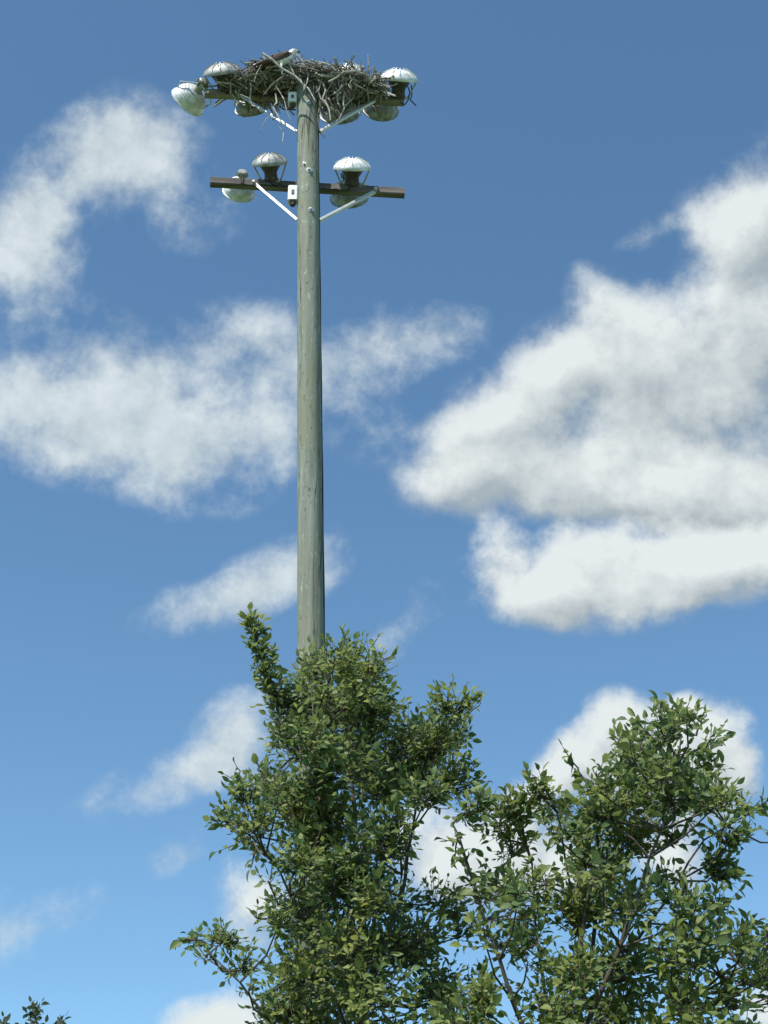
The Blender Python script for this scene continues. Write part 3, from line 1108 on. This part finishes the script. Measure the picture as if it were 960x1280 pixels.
L_CLUMPS = [
    (425, 842, 42, 30), (458, 838, 30, 24, .7), (390, 850, 24, 24), (362, 888, 24, 30), (415, 892, 55, 42), (468, 902, 42, 34), (515, 925, 34, 28), (566, 892, 26, 30, .7), (555, 935, 36, 32), (385, 945, 42, 42),
    (440, 960, 55, 45), (505, 975, 45, 38), (334, 978, 26, 26, .8), (300, 1000, 24, 26, .7), (287, 1032, 20, 18, .8), (312, 1045, 32, 30), (362, 1025, 42, 42), (420, 1040, 46, 46), (475, 1055, 36, 44),
    (375, 1085, 32, 36), (430, 1115, 46, 46), (480, 1135, 40, 40), (385, 1150, 40, 40), (352, 1150, 26, 22, .8), (432, 1195, 55, 46), (498, 1195, 42, 40), (372, 1225, 38, 42), (450, 1260, 60, 40), (535, 1180, 30, 28, .7),
    (545, 1250, 40, 36, .8), (535, 1000, 32, 26), (505, 1040, 22, 26, .8), (355, 1275, 40, 30), (400, 1330, 70, 50), (480, 1350, 80, 60), (330, 1340, 50, 40),
    (560, 985, 34, 26), (545, 1130, 30, 26, .6), (585, 1175, 26, 24, .5), (600, 1235, 28, 24, .6), (525, 950, 30, 26), (480, 1000, 40, 30), (345, 1000, 28, 28), (330, 1100, 16, 14, .5), (450, 870, 40, 28), (400, 990, 40, 30), (350, 925, 16, 22),
    (272, 1180, 28, 18), (240, 1178, 17, 14, .9), (298, 1218, 26, 18), (262, 1198, 14, 10, .8), (312, 1240, 14, 14, .8),
]
L_LIMBS = [
    [(446, 1230), (418, 1130, -.2), (402, 1020, -.3), (392, 920, -.3), (388, 850, -.2), .030],
    [(450, 1200), (430, 1100, .2), (372, 1040, .3), (320, 985, .3), .024],
    [(450, 1250), (500, 1130, .3), (520, 1010, .4), (556, 915, .3), .030],
    [(452, 1260), (480, 1190, -.4), (500, 1120, -.5), (508, 1070, -.5), .022],
    [(446, 1320), (390, 1180, -.3), (350, 1090, -.4), (332, 1070, -.4), .022],
    [(448, 1400), (380, 1330, -.2), (336, 1275, -.25), (300, 1228, -.3), (262, 1192, -.3), .020],
    [(400, 1010, -.3), (370, 920, -.3), (350, 870, -.3), .012],
    [(456, 1150), (452, 1000, .2), (470, 900, .2), .020],
]
L_SHOOTS = [
    ([(352, 905, -.3), (341, 868, -.3), (329, 838, -.32), (322, 805, -.34), (316, 775, -.34), (314, 762, -.35)], .022, .07, 120),
    ([(440, 830), (432, 808), (430, 788)], .035, .075, 3), ([(455, 830), (464, 810), (470, 798)], .04, .07, 2), ([(465, 840), (482, 824), (496, 816)], .04, .075, 2),
    ([(395, 845), (390, 826), (388, 816)], .04, .08, 1), ([(556, 890), (562, 866), (568, 848)], .035, .08, 3), ([(575, 905), (590, 888), (602, 878)], .04, .08, 1), ([(510, 910), (506, 894), (503, 880)], .04, .075, 1),
    ([(535, 905), (541, 890), (540, 880)], .04, .08, 2), ([(575, 950), (590, 955), (597, 966)], .04, .08, 1),
    ([(302, 985), (300, 968), (296, 955)], .04, .075, 2), ([(290, 1035), (274, 1030), (262, 1024)], .04, .08, 1), ([(330, 975), (325, 962), (322, 952)], .04, .08, 1), ([(320, 1060), (314, 1078), (312, 1086)], .04, .08, 1),
    ([(245, 1175, -.3), (232, 1174, -.3), (224, 1180, -.3)], .03, .08, 1), ([(272, 1180, -.3), (276, 1166, -.3), (278, 1154, -.3)], .03, .08, 2), ([(340, 1148), (322, 1148), (316, 1142)], .03, .08, 1),
    ([(470, 900), (478, 885), (484, 872)], .04, .08, 1), ([(330, 1245, -.3), (328, 1256, -.3), (330, 1266, -.3)], .04, .08, 1),
]
R_CLUMPS = [
    (640, 1022, 30, 24, .8), (682, 1000, 26, 22, .8), (742, 985, 28, 20, .8), (790, 955, 32, 32), (828, 925, 34, 32), (862, 905, 20, 20, .7), (882, 935, 18, 22, .6), (880, 968, 22, 22, .7), (800, 1000, 46, 38), (852, 1005, 40, 36),
    (745, 1025, 38, 28), (900, 1018, 34, 24), (935, 1018, 20, 14), (910, 1052, 24, 26), (888, 1092, 26, 30), (780, 1065, 40, 36), (738, 1088, 30, 30), (640, 1068, 26, 20, .7), (645, 1125, 40, 34), (718, 1145, 44, 38), (790, 1135, 44, 36),
    (858, 1142, 38, 32), (600, 1128, 24, 24, .8), (572, 1140, 18, 18, .7), (650, 1195, 36, 36), (712, 1225, 44, 38), (782, 1215, 44, 34), (850, 1205, 44, 34), (922, 1188, 34, 30), (945, 1230, 28, 32), (612, 1262, 34, 26), (690, 1270, 44, 32), (770, 1268, 44, 32),
    (850, 1262, 44, 32), (920, 1262, 32, 26, .8), (580, 1300, 50, 40), (700, 1340, 70, 50), (820, 1340, 80, 50), (920, 1330, 50, 40), (585, 1008, 32, 20, .8), (600, 1020, 22, 18, .6), (690, 1050, 24, 18, .6), (895, 1130, 22, 24, .8), (835, 1045, 30, 20, .8),
    (610, 1180, 26, 22, .5), (655, 1020, 30, 24), (620, 1040, 24, 20, .7), (690, 1015, 30, 22), (770, 1030, 30, 26), (830, 970, 34, 28), (720, 1040, 30, 24), (905, 1000, 22, 20, .7), (760, 1100, 34, 30), (830, 1110, 30, 24, .7), (870, 1180, 34, 28), (680, 1110, 26, 24, .6), (975, 1240, 30, 40), (1000, 1180, 40, 40), (990, 1060, 30, 30, .6),
]
R_LIMBS = [
    [(676, 1340), (640, 1250, -.1), (606, 1150, -.2), (578, 1060, -.3), (566, 1030, -.3), .024],
    [(700, 1330), (735, 1220, .2), (752, 1100, .3), (770, 1010, .3), (800, 950, .3), .028],
    [(705, 1350), (760, 1220, -.3), (800, 1110, -.4), (838, 1000, -.4), (852, 920, -.4), .028],
    [(690, 1300), (672, 1180, .3), (665, 1080, .3), (650, 1030, .3), .018],
    [(760, 1230, .2), (830, 1130, .3), (880, 1050, .3), (940, 1015, .3), .018],
    [(720, 1380), (820, 1290, -.2), (900, 1220, -.3), (950, 1200, -.3), .022],
    [(735, 1220, .2), (715, 1120, .1), (700, 1030, .1), (690, 1000, .1), .014],
]
R_SHOOTS = [
    ([(738, 985, -.2), (724, 965, -.2), (714, 948, -.2), (704, 934, -.2)], .045, .10, 1), ([(690, 1000), (678, 982), (668, 968)], .045, .10, 1), ([(845, 915), (853, 895), (861, 878)], .04, .095, 3), ([(870, 920), (878, 900), (884, 892)], .045, .10, 1),
    ([(880, 945), (890, 932), (896, 924)], .045, .1, 1), ([(890, 975), (898, 962), (904, 955)], .045, .1, 1), ([(780, 945), (772, 930), (766, 918)], .045, .095, 2), ([(930, 1020), (948, 1010), (962, 1000)], .035, .1, 2), ([(800, 940), (806, 915), (806, 898)], .045, .09, 2),
    ([(640, 1015), (648, 1000), (652, 990)], .05, .095, 1), ([(920, 1180), (932, 1160), (938, 1150)], .045, .1, 1), ([(905, 1090), (918, 1092), (926, 1100)], .045, .1, 1), ([(825, 920), (830, 898), (832, 884)], .045, .09, 2), ([(745, 980), (752, 962), (752, 954)], .045, .09, 1),
    ([(612, 1010), (606, 995), (598, 988)], .045, .095, 1), ([(596, 1120, -.25), (582, 1075, -.28), (568, 1035, -.3)], .03, .08, 9), ([(665, 1080, .3), (655, 1045, .3), (650, 1030, .3)], .035, .08, 5), ([(575, 1040), (570, 1060), (566, 1075)], .05, .09, 1),
]
n1 = build_tree('broadleaf_tree', 'green leafy tree in front of the pole with a tall thin shoot beside it', 11.0, 452,
                [(451, 1400), (452, 1280), (454, 1180), (448, 1080), (440, 980), (430, 880)], L_LIMBS, L_CLUMPS, L_SHOOTS, M['leaf'], .063, 80.0, 300)
n2 = build_tree('broadleaf_tree', 'darker green leafy tree right of the pole with its top before a white cloud', 10.2, 700,
                [(700, 1400), (705, 1300), (722, 1200), (736, 1120), (748, 1050)], R_LIMBS, R_CLUMPS, R_SHOOTS, M['leaf_r'], .070, 66.0, 300)

# far tree whose top just shows in the bottom corner
Yf = 46.0
FAR_CLUMPS = [(46, 1268, 13, 16), (38, 1284, 20, 14), (56, 1290, 16, 14), (78, 1284, 8, 10), (3, 1288, 8, 12), (30, 1310, 34, 22), (62, 1320, 30, 24), (10, 1325, 24, 24), (40, 1360, 50, 36), (80, 1370, 30, 36), (0, 1380, 34, 40), (40, 1410, 60, 40)]
FAR_SHOOTS = [([(46, 1275), (50, 1262), (53, 1252)], .10, .22, 4), ([(80, 1285), (80, 1278), (81, 1272)], .10, .2, 2), ([(3, 1288), (4, 1278), (4, 1271)], .10, .2, 2), ([(36, 1275), (35, 1268), (34, 1264)], .10, .2, 2)]
n3 = build_tree('broadleaf_tree', 'small distant treetop peeking up at the bottom left corner', Yf, 40, [(40, 1400), (42, 1330), (46, 1275)],
                [[(41, 1400), (20, 1340), (4, 1290), .04], [(41, 1390), (70, 1330), (79, 1290), .04]], FAR_CLUMPS, FAR_SHOOTS, M['far_leaf'], .20, 1.0, 0, depth=.8)
print('leaves', n1, n2, n3)
